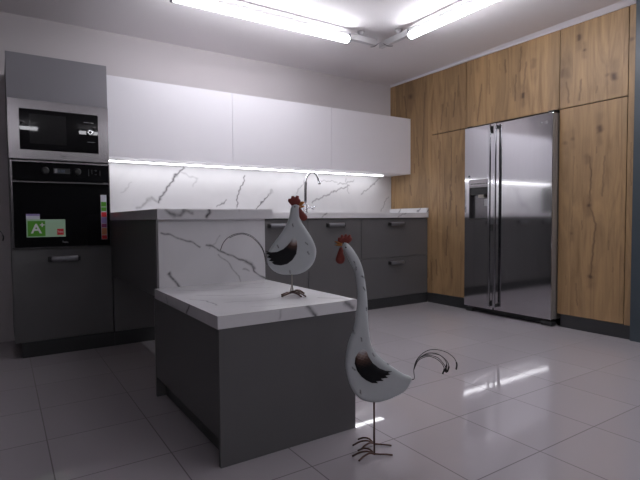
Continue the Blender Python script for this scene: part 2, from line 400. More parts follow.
for z0, z1, mm in ((.976, 1.008, 'green'), (.945, .972, 'green'), (.905, .938, 'red'), (.863, .903, 'purple'), (.833, .860, 'magenta'), (.783, .830, 'orange'), (.754, .780, 'red')):
    box('colour_field', (.573, .606, 3.6010, 3.6019, z0, z1), mm, ls, 0)
lettering('brand_mark', 'Teka', .018, (.331, 3.6024, .735), 'print', dr)

# ------------------------------------------------------------------ base cabinets
def base_cabinet(x0, x1, label, kind):
    t = empty('base_cabinet', ((x0 + x1) / 2, 3.9, 0), label, 'cabinet', 'grey base units along the back wall')
    box('carcass', [(x0 + .001, x0 + .017, FY + .02, 4.195, .1, .885), (x1 - .017, x1 - .001, FY + .02, 4.195, .1, .885), (x0 + .017, x1 - .017, 4.18, 4.195, .1, .885),
                    (x0 + .017, x1 - .017, FY + .02, 4.18, .1, .117), (x0 + .017, x1 - .017, FY + .02, FY + .12, .868, .885)], 'grey', t, 0)
    xc = (x0 + x1) / 2
    if kind == 'drawers':
        for z0, z1, hz in ((.102, .4935, .440), (.4975, .873, .825)):
            d = box('drawer_front', (x0 + .0015, x1 - .0015, FY, FY + .019, z0, z1), 'grey', t); bar_handle(d, xc, FY, hz)
    elif kind == 'door':
        d = box('door', (x0 + .0015, x1 - .0015, FY, FY + .019, .102, .873), 'grey', t); bar_handle(d, xc, FY, .825)
    else:
        box('blind_panel', (x0 + .0015, x1 - .0015, FY, FY + .019, .102, .873), 'grey', t)
    box('plinth', (x0, x1, FY + .0, FY + .016, 0, .1), 'plinth', t, .0005)
base_cabinet(.6420, 1.225, 'plain grey base unit tucked under the raised bar', 'blind')
base_cabinet(1.226, 1.6605, 'narrow grey base unit hidden behind the white veined bar panel', 'door')
base_cabinet(1.6615, 2.2495, 'grey base unit with a handle, just behind the smaller rooster', 'door')
base_cabinet(2.2505, 2.8405, 'grey base unit with a single door, below the tap', 'door')
base_cabinet(2.8415, 3.7215, 'wide grey base unit with two stacked drawers by the oak wall', 'drawers')

BS = [([(1.33, 1.322), (1.248, 1.25), (1.23, 1.197), (1.174, 1.142), (1.149, 1.087), (1.113, 1.027)], .009, .75),
      ([(1.113, 1.027), (1.063, 1.073), (0.981, 1.002), (0.947, 0.979)], .012, .35),
      ([(1.305, 1.296), (1.453, 1.241), (1.42, 1.18)], .008, .22), ([(1.915, 1.293), (1.882, 1.193), (1.839, 1.113), (1.828, 0.996)], .006, .75),
      ([(2.154, 1.107), (2.083, 1.038), (2.029, 0.984)], .006, .8), ([(1.727, 1.06), (1.631, 0.995)], .006, .6),
      ([(3.552, 1.329), (3.42, 1.23), (3.292, 1.145)], .007, .5), ([(3.196, 1.294), (3.1, 1.26), (2.973, 1.247)], .006, .45),
      ([(3.12, 1.231), (2.99, 1.189), (2.829, 1.126), (2.655, 1.051)], .008, .55), ([(2.573, 1.277), (2.473, 1.133)], .006, .35),
      ([(3.083, 1.311), (3.1, 1.22), (3.12, 1.147)], .005, .35), ([(3.676, 1.128), (3.571, 0.968)], .006, .45),
      ([(2.76, 1.269), (2.86, 1.275), (2.973, 1.268)], .004, .45), ([(2.154, 1.107), (2.20, 1.16)], .012, .35), ([(.9, 1.19), (.82, 1.1)], .006, .2)]
tag(marked_slab('backsplash', (.634, 3.722, 4.186, 4.199, .9375, 1.3545), 'marble_wall', None, .005, {'-y': BS}), 'white grey-veined splashback lit from above, between worktop and wall units', 'splashback')
tag(marked_slab('kitchen_worktop', (.634, 3.7235, 3.607, 4.199, .8865, .9365), 'marble', None, .007, {'-y': [([(2.40, .90), (2.44, .93)], .006, .5), ([(3.3, .9), (3.4, .93)], .005, .4)]}, random_veins=9, seed=3),
    'long white veined worktop over the grey base units at the back wall', 'worktop')
tag(marked_slab('worktop_upstand', (3.700, 3.7235, 3.609, 4.185, .9370, .986), 'marble', None, .007, {'-x': [([(4.05, .94), (4.0, .98)], .008, .6), ([(3.75, .95), (3.70, .98)], .007, .7)], '-y': [([(3.703, .94), (3.72, .98)], .006, .8)]}, seed=5),
    'short white veined upstand at the right end of the back worktop', 'upstand')

# ------------------------------------------------------------------ wall units
def wall_unit(x0, x1, label):
    t = empty('wall_cabinet', ((x0 + x1) / 2, 4.03, 1.355), label, 'cabinet', 'white wall units')
    box('body', (x0 + .0005, x1 - .0005, 3.891, 4.198, 1.3555, 1.950), 'white', t, .0008)
    box('door', (x0 + .0012, x1 - .0012, 3.872, 3.890, 1.3555, 1.950), 'white', t, .0012)
wall_unit(.6345, 1.662, 'white handleless wall unit next to the tall oven cabinet')
wall_unit(1.662, 2.685, 'white handleless wall unit in the middle of the row')
wall_unit(2.685, 3.7235, 'white handleless wall unit meeting the oak wall')
t = empty('led_strip_light', (2.06, 4.09, 1.3405), 'long lit strip light under the white wall units', 'light')
box('profile', (.64, 3.485, 4.037, 4.105, 1.3475, 1.355), 'alu', t, .0005)
box('diffuser', (.642, 3.483, 4.040, 4.102, 1.3425, 1.3474), 'led', t, .0008)

# ------------------------------------------------------------------ tap
t = empty('kitchen_tap', (2.49, 4.05, .9367), 'chrome swan-neck kitchen tap on the back worktop', 'tap')
lathe('base', [(.026, 0), (.026, .008), (.020, .014), (.019, .085), (.013, .09)], (2.49, 4.05, .9368), 'tap_dark', t)
sp = tube('spout', [(2.49, 4.05, 1.02), (2.491, 4.05, 1.15), (2.497, 4.05, 1.255), (2.524, 4.05, 1.312), (2.572, 4.05, 1.340), (2.621, 4.05, 1.314), (2.646, 4.05, 1.262), (2.655, 4.05, 1.235)], .0105, 'chrome', t)
tube('sleeve', [(2.49, 4.05, 1.04), (2.491, 4.05, 1.15), (2.496, 4.05, 1.245)], .0135, 'tap_dark', sp)
lathe('nozzle', [(.014, 0), (.015, .012), (.015, .03)], (2.655, 4.05, 1.222), 'chrome', sp, 16)
tube('lever', [[(2.505, 4.045, .985), (2.545, 4.02, .99), (2.578, 4.0, 1.0)], [(2.505, 4.045, .985), (2.53, 4.04, 1.0), (2.565, 4.02, .972)]], .008, 'chrome', t)

# ------------------------------------------------------------------ bar and island
bc = empty('bar_cabinet', (.93, 3.0, .495), 'dark grey raised bar cabinet with open space underneath, left of the veined panel', 'cabinet')
box('left_panel', (.637, .655, 2.462, FY - .002, .495, .882), 'grey', bc, .0008)
box('right_panel', (1.203, 1.221, 2.462, FY - .002, .495, .882), 'grey', bc, .0008)
box('bottom_panel', (.655, 1.203, 2.462, FY - .002, .495, .513), 'grey', bc, .0008)
box('back_panel', (.655, 1.203, 2.462, 2.478, .513, .882), 'grey', bc, .0008)
tag(marked_slab('marble_upright', (.640, 1.222, 2.4205, 2.460, .4980, .8825), 'marble', None, .0035, {'-y': [
      ([(0.655, 0.819), (0.734, 0.793), (0.811, 0.762), (0.847, 0.744)], .004, .6),
      ([(0.883, 0.75), (0.944, 0.728), (0.999, 0.695), (1.07, 0.668), (1.136, 0.633), (1.158, 0.595), (1.219, 0.545)], .0045, .7),
      ([(0.95, 0.701), (0.991, 0.659), (1.033, 0.61), (1.066, 0.574), (1.068, 0.54)], .003, .45),
      ([(1.10, .652), (1.136, 0.633), (1.155, 0.612)], .009, .55),
      ([(0.691, 0.613), (0.705, 0.587), (0.736, 0.547)], .007, .7), ([(1.092, 0.613), (1.128, 0.597)], .004, .4), ([(.90, .73), (.93, .76), (.96, .80)], .003, .25)]}, rough=.003, seed=2),
    'upright white veined panel standing at the back of the low island top', 'panel')
tag(marked_slab('bar_worktop', (.629, 1.256, 2.389, 3.606, .8830, .9345), 'marble', None, .005, {'-y': [
      ([(0.675, 0.918), (0.712, 0.905), (0.769, 0.92)], .010, .6), ([(0.893, 0.93), (0.872, 0.885)], .007, .8), ([(.76, .925), (.80, .915)], .008, .5)]}, random_veins=10, seed=8),
    'white veined raised bar top running forward from the oven cabinet', 'worktop')
il = empty('island_cabinet', (.92, 2.03, 0), 'low dark grey island cabinet standing on the tiles under the veined top', 'cabinet')
tag(box('end_panel', (.6225, 1.2205, 1.598, 1.617, 0, .4975), 'grey', il, .0012), 'wide end panel facing forward')
box('end_panel', (.6225, 1.2205, 2.441, 2.460, 0, .4975), 'grey', il, .0012)
box('body', (.645, 1.199, 1.618, 2.440, .1, .4975), 'grey', il, .0008)
box('side_front', (.6235, .6440, 1.6195, 2.4385, .1, .4955), 'grey', il, .0012)
box('side_front', (1.1995, 1.2195, 1.6195, 2.4385, .1, .4955), 'grey', il, .0012)
box('plinth', (.668, .684, 1.618, 2.440, 0, .0995), 'plinth', il, .0005)
box('plinth', (1.165, 1.181, 1.618, 2.440, 0, .0995), 'plinth', il, .0005)
tag(marked_slab('island_worktop', (.6165, 1.2265, 1.592, 2.4200, .4980, .5442), 'marble', None, .004, {
    '+z': [([(.70, 2.30), (.80, 2.22), (.95, 2.20), (1.1, 2.12)], .004, .30), ([(.72, 2.1), (.85, 1.98), (1.02, 1.95)], .005, .28), ([(.75, 1.85), (.9, 1.80), (1.12, 1.86)], .004, .25),
           ([(.66, 2.0), (.70, 1.93), (.70, 1.8)], .004, .4), ([(1.12, 1.72), (1.20, 1.65)], .006, .45), ([(.9, 2.35), (1.0, 2.3), (1.18, 2.31)], .004, .25), ([(.8, 1.7), (.95, 1.64)], .003, .3)],
    '-y': [([(.985, .54), (1.02, .50)], .009, .7), ([(.86, .51), (.87, .54)], .004, .3), ([(1.17, .54), (1.205, .51)], .010, .6)],
    '-x': [([(1.93, .50), (1.90, .54)], .006, .6), ([(2.2, .51), (2.22, .53)], .005, .3)]}, rough=.003, seed=4),
    'thick white veined top of the low island, carrying the smaller rooster', 'worktop')

# ------------------------------------------------------------------ oak cupboard wall
WX = 3.725
def crack(*pts): return (pts, .0075, .65)
KN = [(p, w, s) for p, w, s in [([(2.055, 2.257), (2.05, 2.235)], .014, .75), ([(2.009, 2.141)], .010, .7), ([(2.524, 1.925), (2.522, 1.90)], .013, .8), ([(1.795, 1.901), (1.79, 1.88)], .018, .75),
      ([(1.678, 2.122)], .013, .7), ([(2.428, 2.181), (2.432, 2.13)], .018, .45), ([(1.835, 1.912)], .012, .5), ([(2.149, 2.02), (2.14, 1.98)], .022, .35), ([(3.876, 2.19)], .025, .65), ([(2.176, 2.03), (2.18, 1.99)], .015, .5),
      ([(2.151, 1.459)], .014, .5), ([(1.889, 1.544), (1.886, 1.52)], .017, .7), ([(1.955, 0.966)], .013, .9), ([(1.936, 0.424)], .014, .8), ([(2.088, 1.486)], .012, .5), ([(1.899, 1.508)], .011, .5), ([(2.087, .754)], .010, .5),
      ([(1.978, 1.338), (1.97, 1.30)], .022, .4)]]
KN += [crack((2.545, 2.318), (2.551, 2.2), (2.555, 2.122)), crack((2.03, 1.922), (2.036, 1.85), (2.041, 1.774)), crack((2.148, 1.931), (2.13, 1.85), (2.126, 1.772)), crack((2.703, 2.257), (2.695, 2.147)),
       ([(2.497, 2.179), (2.515, 2.0), (2.524, 1.915), (2.516, 1.851)], .009, .55), crack((2.591, 2.099), (2.60, 2.0), (2.596, 1.888)),
       ([(1.961, 1.337), (1.943, 1.203), (1.955, .973), (1.904, .824), (1.918, .675), (1.936, .424)], .006, .8), ([(1.849, 1.324), (1.855, 1.18), (1.86, 1.035)], .005, .6), ([(2.079, 1.35), (2.087, .754)], .004, .35), ([(2.047, .362), (2.034, .192)], .005, .5),
       crack((4.036, 1.823), (4.07, 1.7), (4.103, 1.561)), ([(3.666, 2.187), (3.68, 1.9), (3.694, 1.517)], .007, .5), ([(3.308, 1.673), (3.30, 1.4), (3.306, 1.195)], .005, .6), ([(3.784, 1.742), (3.76, 1.6), (3.753, 1.437)], .006, .6),
       ([(3.971, 2.21), (3.95, 2.1), (3.939, 1.984)], .012, .55), ([(3.26, 2.098), (3.27, 1.95), (3.284, 1.867)], .007, .6), ([(2.949, 2.103), (2.97, 1.95), (2.992, 1.778)], .006, .5), ([(3.415, 2.011), (3.43, 1.9), (3.441, 1.774)], .007, .6),
       crack((3.306, 1.115), (3.32, .954)), ([(3.351, .797), (3.36, .65), (3.366, .508)], .006, .8), crack((3.5, .449), (3.489, .295)), crack((3.569, .418), (3.558, .236)), crack((3.321, 1.206), (3.311, 1.107)), crack((3.884, 1.241), (3.864, 1.132)),
       ([(3.45, 1.65), (3.46, 1.3), (3.45, .9)], .005, .45), ([(3.24, 1.0), (3.235, .8)], .006, .7), ([(3.22, 2.25), (3.225, 2.05)], .006, .5), ([(2.87, 2.3), (2.86, 2.0)], .006, .4), ([(1.62 + .05, 1.4), (1.668, 1.1)], .004, .5)]
KN += [([(p[0][0], p[0][1] + w_ * 5), (p[-1][0], p[-1][1] - w_ * 5)], w_ * 1.9, s_ * .5) for p, w_, s_ in KN[:18]]
KN = [(p, w_ * 1.5, min(1, s_ * 1.25)) for p, w_, s_ in KN[:18]] + KN[18:]
rr = random.Random(4)
for _ in range(46):
    y = rr.uniform(3.12, 4.15); z = rr.uniform(.15, 2.3); KN.append(([(y, z), (y + rr.uniform(-.008, .008), z - rr.uniform(.03, .10))], rr.uniform(.005, .009), rr.uniform(.25, .6)))
for _ in range(22):
    y = rr.uniform(1.68, 3.1); z = rr.uniform(.15, 2.3); KN.append(([(y, z), (y + rr.uniform(-.006, .006), z - rr.uniform(.02, .07))], .004, rr.uniform(.25, .55)))

def oak(y0, y1, z0, z1, name, label, cat, depth=.58, group=None):
    t = empty(name, (4.0, (y0 + y1) / 2, z0), label, cat, group)
    marked_slab('door', (WX, WX + .019, y0 + .0022, y1 - .0022, z0 + .002, z1 - .002), 'oak', t, .006, {'-x': KN}, rough=.002, seed=6)
    box('carcass', (WX + .021, WX + depth, y0 + .0005, y1 - .0005, z0, z1), 'gap', t, 0)
g = 'oak cupboard fronts around the fridge'
t = empty('oak_end_panel', (4.0, 3.88, .1), 'full-height knotty oak panel in the corner beside the white wall units', 'panel', g)
marked_slab('panel', (WX, WX + .019, 3.5655, 4.198, .1, 2.356), 'oak', t, .006, {'-x': KN}, rough=.002, seed=6)
box('backing', (WX + .021, 4.3, 3.564, 4.198, .1, 2.356), 'gap', t, 0)
oak(3.127, 3.563, 1.734, 2.356, 'oak_cupboard', 'oak top cupboard left of the one above the fridge', 'cupboard', group=g)
oak(3.127, 3.563, .102, 1.730, 'oak_cupboard', 'tall knotty oak cupboard door immediately left of the fridge', 'cupboard', group=g)
oak(2.202, 3.125, 1.734, 2.356, 'oak_cupboard', 'wide oak top cupboard directly above the fridge', 'cupboard', group=g)
oak(1.698, 2.200, 1.734, 2.356, 'oak_cupboard', 'oak top cupboard right of the fridge, beneath the ceiling trim', 'cupboard', group=g)
oak(1.698, 2.200, .102, 1.730, 'oak_cupboard', 'tall oak cupboard door with a long dark crack, right of the fridge', 'cupboard', group=g)
t = empty('oak_filler_panel', (3.9, 1.67, .1), 'narrow oak filler strip at the far right end of the oak wall', 'panel')
marked_slab('panel', (WX, WX + .019, 1.646, 1.694, .1, 2.356), 'oak', t, .006, {'-x': KN}, rough=.002, seed=6)
box('backing', (WX + .021, 4.3, 1.646, 1.694, .1, 2.356), 'gap', t, 0)
for y0, y1, lab in ((3.09, FY - .002, 'dark grey plinth under the oak doors left of the fridge'), (1.646, 2.17, 'dark grey plinth under the oak doors right of the fridge')):
    tag(box('plinth_board', (WX + .002, WX + .018, y0, y1, 0, .0995), 'plinth', None, .0005), lab, 'plinth')
tag(box('slate_side_panel', (3.700, 4.30, 1.30, 1.644, 0, 2.3795), 'slate', None, .001), 'dark slate-blue upright panel closing the right end of the oak wall', 'panel')

# ------------------------------------------------------------------ fridge
f = empty('fridge', (3.95, 2.64, 0), 'large steel side-by-side fridge freezer with a water dispenser, set into the oak wall', 'fridge')
box('body', (3.725, 4.28, 2.216, 3.07, .05, 1.712), 'fridge_side', f, .003)
def fr_door(name, y0, y1, hole=None):
    bm = bmesh.new(); x0, x1 = 3.652, 3.718
    if hole is None: box_bm(bm, x0, x1, y0, y1, .055, 1.708, .006)
    else:
        hy0, hy1, hz0, hz1 = hole
        for q in ((x0, x1, y0, hy0, .055, 1.708), (x0, x1, hy1, y1, .055, 1.708), (x0, x1, hy0, hy1, .055, hz0), (x0, x1, hy0, hy1, hz1, 1.708)): box_bm(bm, *q, 0)
        box_bm(bm, x1 - .008, x1, hy0, hy1, hz0, hz1, 0)
        bmesh.ops.remove_doubles(bm, verts=bm.verts[:], dist=1e-5)
    return link_bm(name, bm, M['fridge'], f)
ld = fr_door('freezer_door', 2.758, 3.075, (2.795, 3.027, .862, 1.228))
rd = fr_door('fridge_door', 2.2065, 2.748)
tag(box('door_edge', (3.657, 3.716, 2.2050, 2.2064, .060, 1.703), 'fridge_side', rd, 0), 'duller grey door edge')
dsp = empty('x', (0, 0, 0), None, None); bpy.data.objects.remove(dsp)
dp = box('dispenser_recess', [(3.695, 3.7095, 2.796, 3.026, .863, 1.155), (3.655, 3.7095, 2.796, 2.802, .863, 1.155), (3.655, 3.7095, 3.020, 3.026, .863, 1.155)], 'tap_dark', ld, 0)
box('drip_tray', (3.654, 3.694, 2.803, 3.019, .863, .875), 'matte', ld, .001)
box('dispenser_panel', (3.646, 3.7095, 2.797, 3.025, 1.155, 1.226), 'steel', ld, .002)
box('panel_icons', [(3.6445, 3.6462, 2.81 + k * .034, 2.83 + k * .034, 1.185, 1.195) for k in range(6)] + [(3.6445, 3.6462, 2.815, 3.005, 1.165, 1.168)], 'matte', ld, 0)
box('nozzle_housing', (3.662, 3.694, 2.80, 3.018, 1.09, 1.1545), 'matte', ld, .002)
box('nozzle', (3.656, 3.690, 2.865, 2.925, 1.063, 1.0895), 'plate', ld, .003)
box('paddle', [(3.672, 3.694, 2.832, 2.872, .985, 1.05)], 'print', ld, .004)
lathe('round_sticker', [(.010, 0), (.010, .0006)], (3.6518, 3.023, 1.262), 'slate', ld, 20, 'X')
def fr_handle(y, parent, light, zs):
    bm = bmesh.new(); box_bm(bm, 3.606, 3.622, y - .012, y + .012, .085, 1.700, .005)
    h = link_bm('handle', bm, M['chrome'], parent)
    for a, b in zs: box('handle_mount', (3.6225, 3.6515, y - .010, y + .010, a, b), 'matte', parent, .001)
fr_handle(2.7735, ld, 1, [(1.625, 1.685), (.76, .82), (.09, .14)])
fr_handle(2.716, rd, 1, [(1.655, 1.685), (.09, .12)])
lettering('brand_mark', 'LG', .028, (3.6512, 2.283, 1.626), 'print', rd, 'x')
lathe('logo_disc', [(.008, 0), (.008, .0008)], (3.6518, 2.305, 1.636), 'print', rd, 20, 'X')
for q in [(3.672, 3.80, 2.212, 2.262, 1.7085, 1.727), (3.672, 3.80, 3.02, 3.066, 1.7085, 1.727)]: box('hinge_cover', q, 'matte', f, .003)
box('kick_grille', (3.690, 3.724, 2.235, 3.05, .016, .0535), 'matte', f, .002)
for q in [(3.662, 3.724, 2.203, 2.30, .004, .040), (3.662, 3.724, 2.985, 3.07, .004, .040)]: box('foot_cover', q, 'plinth', f, .008)
for q in [(3.69, 3.715, 2.24, 2.265, 0, .006), (3.69, 3.715, 3.01, 3.035, 0, .006), (4.2, 4.23, 2.24, 2.265, 0, .05), (4.2, 4.23, 3.01, 3.035, 0, .05)]: box('foot', q, 'matte', f, 0)

# ------------------------------------------------------------------ ceiling lights
def batten(axis, a0, a1, c, label, lit=(0, 0), mounts=(), ends=(), lamp='tube_dim'):
    """suspended linear lamp: plain profile with a lit, wider diffuser section"""
    def B(p0, p1, h, z0, z1): return (p0, p1, c - h, c + h, z0, z1) if axis == 'x' else (c - h, c + h, p0, p1, z0, z1)
    loc = ((a0 + a1) / 2, c, 2.275) if axis == 'x' else (c, (a0 + a1) / 2, 2.275)
    t = empty('ceiling_light', loc, label, 'light', 'suspended strip lights')
    box('profile', B(a0, a1, .018, 2.296, 2.345), 'alu', t, .003)
    bm = bmesh.new()
    P = [((lit[0]), c, 2.294), (lit[1], c, 2.294)] if axis == 'x' else [(c, lit[0], 2.294), (c, lit[1], 2.294)]
    tube_bm(bm, P, .029, 20, smooth=False)
    link_bm('diffuser', bm, M[lamp], t, smooth=False)
    for e in lit:
        s = .008
        k = box('end_cap', B(e - s, e + s, .028, 2.265, 2.338), 'handle', t, .003)
    for q in mounts:
        p = (q, c, 2.34) if axis == 'x' else (c, q, 2.34)
        lathe('ceiling_mount', [(.014, 0), (.030, .0395)], p, 'alu', t, 20)
    for e in ends:
        p = [(e, c - .05, 2.30), (e, c, 2.29), (e, c + .05, 2.30)] if axis == 'x' else [(c - .05, e, 2.30), (c, e, 2.29), (c + .05, e, 2.30)]
        tube('retaining_clip', p, .003, 'handle', t, seg=6)
    return t
batten('x', .935, 2.615, 3.125, 'strip light running along the back wall, its right end at the corner joint', (.945, 2.33), (1.1, 2.46), (2.60,), 'tube')
batten('y', 1.36, 3.155, 2.690, 'strip light running forward over the floor in front of the fridge', (1.37, 2.80), (1.6, 2.93), (3.06,), 'tube')
batten('x', -.92, .52, -1.42, 'strip light behind the viewer, mirrored at the left of the microwave glass', (-.91, .51), (-.7, .3))
batten('x', 1.06, 2.5, -1.42, 'strip light behind the viewer, mirrored at the right of the microwave glass', (1.07, 2.49), (1.3, 2.3))
batten('y', -3.0, -1.6, 2.690, 'unseen strip light added as fill at the far front end of the room', (-2.99, -1.61), (-2.8, -1.8))  # added out of view to lift the overall room brightness
batten('x', -1.6, -.15, -3.1, 'unseen strip light added as fill far behind the viewer, left of the front one', (-1.59, -.16), (-1.4, -.3))  # another added fill lamp, never in view
batten('y', -.35, 1.10, 2.690, 'unseen strip light added as fill right of the viewer, continuing the line in front of the fridge', (-.34, 1.09), (-.2, .9))  # added fill, brightens floor and ceiling on the right


# ------------------------------------------------------------------ roosters
def resample(poly, step):
    P = catmull([(a, 0, b) for a, b in poly] + [(poly[0][0], 0, poly[0][1])], 5); P = [(p.x, p.z) for p in P[:-1]]; out = [P[0]]
    for p in P[1:]:
        if math.dist(p, out[-1]) > step * .5: out.append(p)
    return out

def puffed(name, poly, m, parent, T, D, step, y0=0., back=True, marks=None, smooth_outline=True, gradient=None):
    """sheet-metal pillow: outline in (u, w), both faces bulging from a shared rim"""
    O = resample(poly, step) if smooth_outline else list(poly)
    A = np.array(O); n = len(O); nx = np.roll(A, -1, 0)
    lo, hi = A.min(0), A.max(0); inner = []
    def dist(q):
        ab = nx - A; t = np.clip(((q - A) * ab).sum(1) / (ab * ab).sum(1), 0, 1); return np.hypot(*(q - A - t[:, None] * ab).T).min()
    def inside(q):
        c = ((A[:, 1] > q[1]) != (nx[:, 1] > q[1])); xs = (nx[:, 0] - A[:, 0]) * (q[1] - A[:, 1]) / np.where(nx[:, 1] == A[:, 1], 1e-9, nx[:, 1] - A[:, 1]) + A[:, 0]
        return (c & (q[0] < xs)).sum() % 2 == 1
    for i, x in enumerate(np.arange(lo[0], hi[0], step)):
        for z in np.arange(lo[1], hi[1], step * .87):
            q = np.array([x + (step / 2 if int(round(z / (step * .87))) % 2 else 0), z])
            if inside(q) and dist(q) > step * .45: inner.append(tuple(q))
    pts = [Vector(p) for p in O + inner]
    vs, _, fs, _, _, _ = geometry.delaunay_2d_cdt(pts, [], [list(range(n))], 1, 1e-6)
    co = np.array([v[:] for v in vs]); dd = np.array([dist(q) for q in co]); h = np.where(dd < 1e-5, 0, T * np.sqrt(1 - (1 - np.clip(dd / D, 0, 1)) ** 2))
    bm = bmesh.new(); fr = [bm.verts.new((c[0], y0 - k - .0015, c[1])) for c, k in zip(co, h)]
    bk = [bm.verts.new((c[0], y0 + (k if back else 0) + .0015, c[1])) for c, k in zip(co, h)]
    for q in fs:
        bm.faces.new([fr[i] for i in q]); bm.faces.new([bk[i] for i in reversed(q)])
    cnt = {}
    for q in fs:
        for a, b in zip(q, list(q[1:]) + [q[0]]): cnt[(a, b)] = 1
    for (a, b) in cnt:
        if (b, a) not in cnt: bm.faces.new((fr[a], bk[a], bk[b], fr[b]))
    o = link_bm(name, bm, M[m], parent, False, True)
    uv = np.concatenate([co, co])
    if marks is not None: val = mark_values(uv, marks, 1, .0005, 300)
    elif gradient is not None: val = np.clip(gradient(uv), 0, 1)
    else: val = None
    if val is not None: o.data.attributes.new('mark', 'FLOAT', 'POINT').data.foreach_set('value', val.astype(np.float32))
    return o

def strokes(pts, length=.013, w=.0019, ang=-1.1):
    return [([(x, z), (x + math.cos(ang + (k % 3 - 1) * .35) * length, z + math.sin(ang + (k % 3 - 1) * .35) * length)], w, .95) for k, (x, z) in enumerate(pts)]

A_BODY = [(-0.1082, 0.7923), (-0.0945, 0.787), (-0.0735, 0.7627), (-0.0514, 0.7242), (-0.0378, 0.6819), (-0.0291, 0.6258), (-0.024, 0.5766), (-0.022, 0.5296), (-0.0167, 0.4433), (-0.0015, 0.3917), (0.0336, 0.352), (0.0805, 0.316), (0.1127, 0.296), (0.1409, 0.2824), (0.1315, 0.2524), (0.1146, 0.2312), (0.0883, 0.2146), (0.045, 0.1962), (-0.0017, 0.189), (-0.0543, 0.2047), (-0.0872, 0.2492), (-0.1034, 0.3053), (-0.1066, 0.3494), (-0.0973, 0.4122), (-0.0749, 0.4754), (-0.0664, 0.5319), (-0.0600, 0.5908), (-0.0625, 0.6331), (-0.0705, 0.6822), (-0.0878, 0.7174), (-0.1051, 0.7525), (-0.1161, 0.7734)]
A_COMB = [(-0.1236, 0.7874), (-0.1319, 0.7958), (-0.1326, 0.807), (-0.1284, 0.8125), (-0.1235, 0.8097), (-0.1207, 0.8194), (-0.1151, 0.8221), (-0.111, 0.8138), (-0.1054, 0.8235), (-0.0984, 0.8234), (-0.0964, 0.815), (-0.0901, 0.8219), (-0.0831, 0.8191), (-0.0839, 0.8122), (-0.079, 0.8093), (-0.0805, 0.7996), (-0.0902, 0.7899), (-0.0972, 0.7872), (-0.1069, 0.7928), (-0.1167, 0.7887)]
A_BEAK = [[(-0.1209, 0.7818), (-0.1348, 0.7875), (-0.1458, 0.7973), (-0.1319, 0.7958), (-0.1137, 0.7901)], [(-0.1163, 0.779), (-0.132, 0.7791), (-0.1459, 0.7834), (-0.1348, 0.7861), (-0.1157, 0.7846)]]
A_WATTLE = [(-0.116, 0.7741), (-0.1251, 0.7749), (-0.1308, 0.761), (-0.1378, 0.7422), (-0.1414, 0.7283), (-0.1366, 0.7177), (-0.1269, 0.7128), (-0.1157, 0.7148), (-0.108, 0.7245), (-0.1079, 0.7385), (-0.1127, 0.7511), (-0.1128, 0.7609)]
A_WING = [(-0.0583, 0.3844), (-0.0701, 0.3648), (-0.0733, 0.3411), (-0.0641, 0.3134), (-0.0485, 0.2918), (-0.0306, 0.2774), (-0.0095, 0.267), (0.014, 0.266), (0.0069, 0.274), (0.0351, 0.2745), (0.0242, 0.2833), (0.0508, 0.2863), (0.0414, 0.2943), (0.0602, 0.2989), (0.0508, 0.3053), (0.0665, 0.3099), (0.0414, 0.3133), (0.018, 0.323), (-0.0054, 0.3422), (-0.0209, 0.366), (-0.0271, 0.3842), (-0.0403, 0.3946)]
A_TAIL = [[(0.1400, 0.2733), (0.1509, 0.28), (0.1493, 0.3156), (0.1602, 0.3511), (0.1899, 0.3801), (0.225, 0.3893), (0.2679, 0.3795), (0.2977, 0.358), (0.3095, 0.3341), (0.3073, 0.3128)],
          [(0.1493, 0.3100), (0.1603, 0.3456), (0.1977, 0.3737), (0.2367, 0.3719), (0.268, 0.3503), (0.2806, 0.3265), (0.2745, 0.3028)],
          [(0.1493, 0.3120), (0.1634, 0.3487), (0.1977, 0.3659), (0.2368, 0.3584), (0.2603, 0.3345), (0.2697, 0.3186), (0.2713, 0.3004)],
          [(0.1503, 0.3130), (0.1665, 0.3519), (0.1977, 0.369), (0.2446, 0.3671), (0.272, 0.3384), (0.2666, 0.3028)],
          [(0.1503, 0.3140), (0.1681, 0.3471), (0.2016, 0.3611), (0.229, 0.3545), (0.2525, 0.337), (0.2643, 0.3147), (0.2588, 0.2942)]]
B_BODY = [(0.0152, 0.3996), (0.0263, 0.4006), (0.0373, 0.3917), (0.0393, 0.3762), (0.0392, 0.3596), (0.0466, 0.3264), (0.0652, 0.2963), (0.0871, 0.2617), (0.1045, 0.226), (0.1121, 0.1959), (0.1085, 0.1647), (0.0949, 0.1336), (0.0668, 0.1059), (0.0332, 0.0916), (-0.0058, 0.0886), (-0.0447, 0.0911), (-0.078, 0.1059), (-0.0999, 0.1306), (-0.1062, 0.1608), (-0.098, 0.1975), (-0.0731, 0.2352), (-0.0393, 0.2793), (-0.0167, 0.3191), (-0.0041, 0.3544), (-0.0005, 0.3787), (0.0052, 0.3931)]
B_COMB = [(0.0063, 0.3942), (-0.0036, 0.4042), (-0.0123, 0.4153), (-0.0089, 0.4263), (0.0022, 0.4273), (0.0045, 0.4383), (0.0156, 0.4382), (0.02, 0.4316), (0.0267, 0.4404), (0.0377, 0.4381), (0.0376, 0.427), (0.0442, 0.4204), (0.0441, 0.4093), (0.0373, 0.3963), (0.0263, 0.3986), (0.0152, 0.3976)]
B_BEAK = [[(0.0364, 0.3941), (0.0473, 0.3938), (0.0618, 0.407), (0.0596, 0.4136), (0.0474, 0.4137), (0.0376, 0.4029)], [(0.0374, 0.3828), (0.0505, 0.385), (0.0638, 0.3915), (0.0528, 0.396), (0.0375, 0.3917)]]
B_WATTLE = [(0.0352, 0.3851), (0.0371, 0.3652), (0.0368, 0.3486), (0.0434, 0.3352), (0.0577, 0.3274), (0.0711, 0.3339), (0.0734, 0.3472), (0.0614, 0.3628), (0.0504, 0.3761), (0.0438, 0.385)]
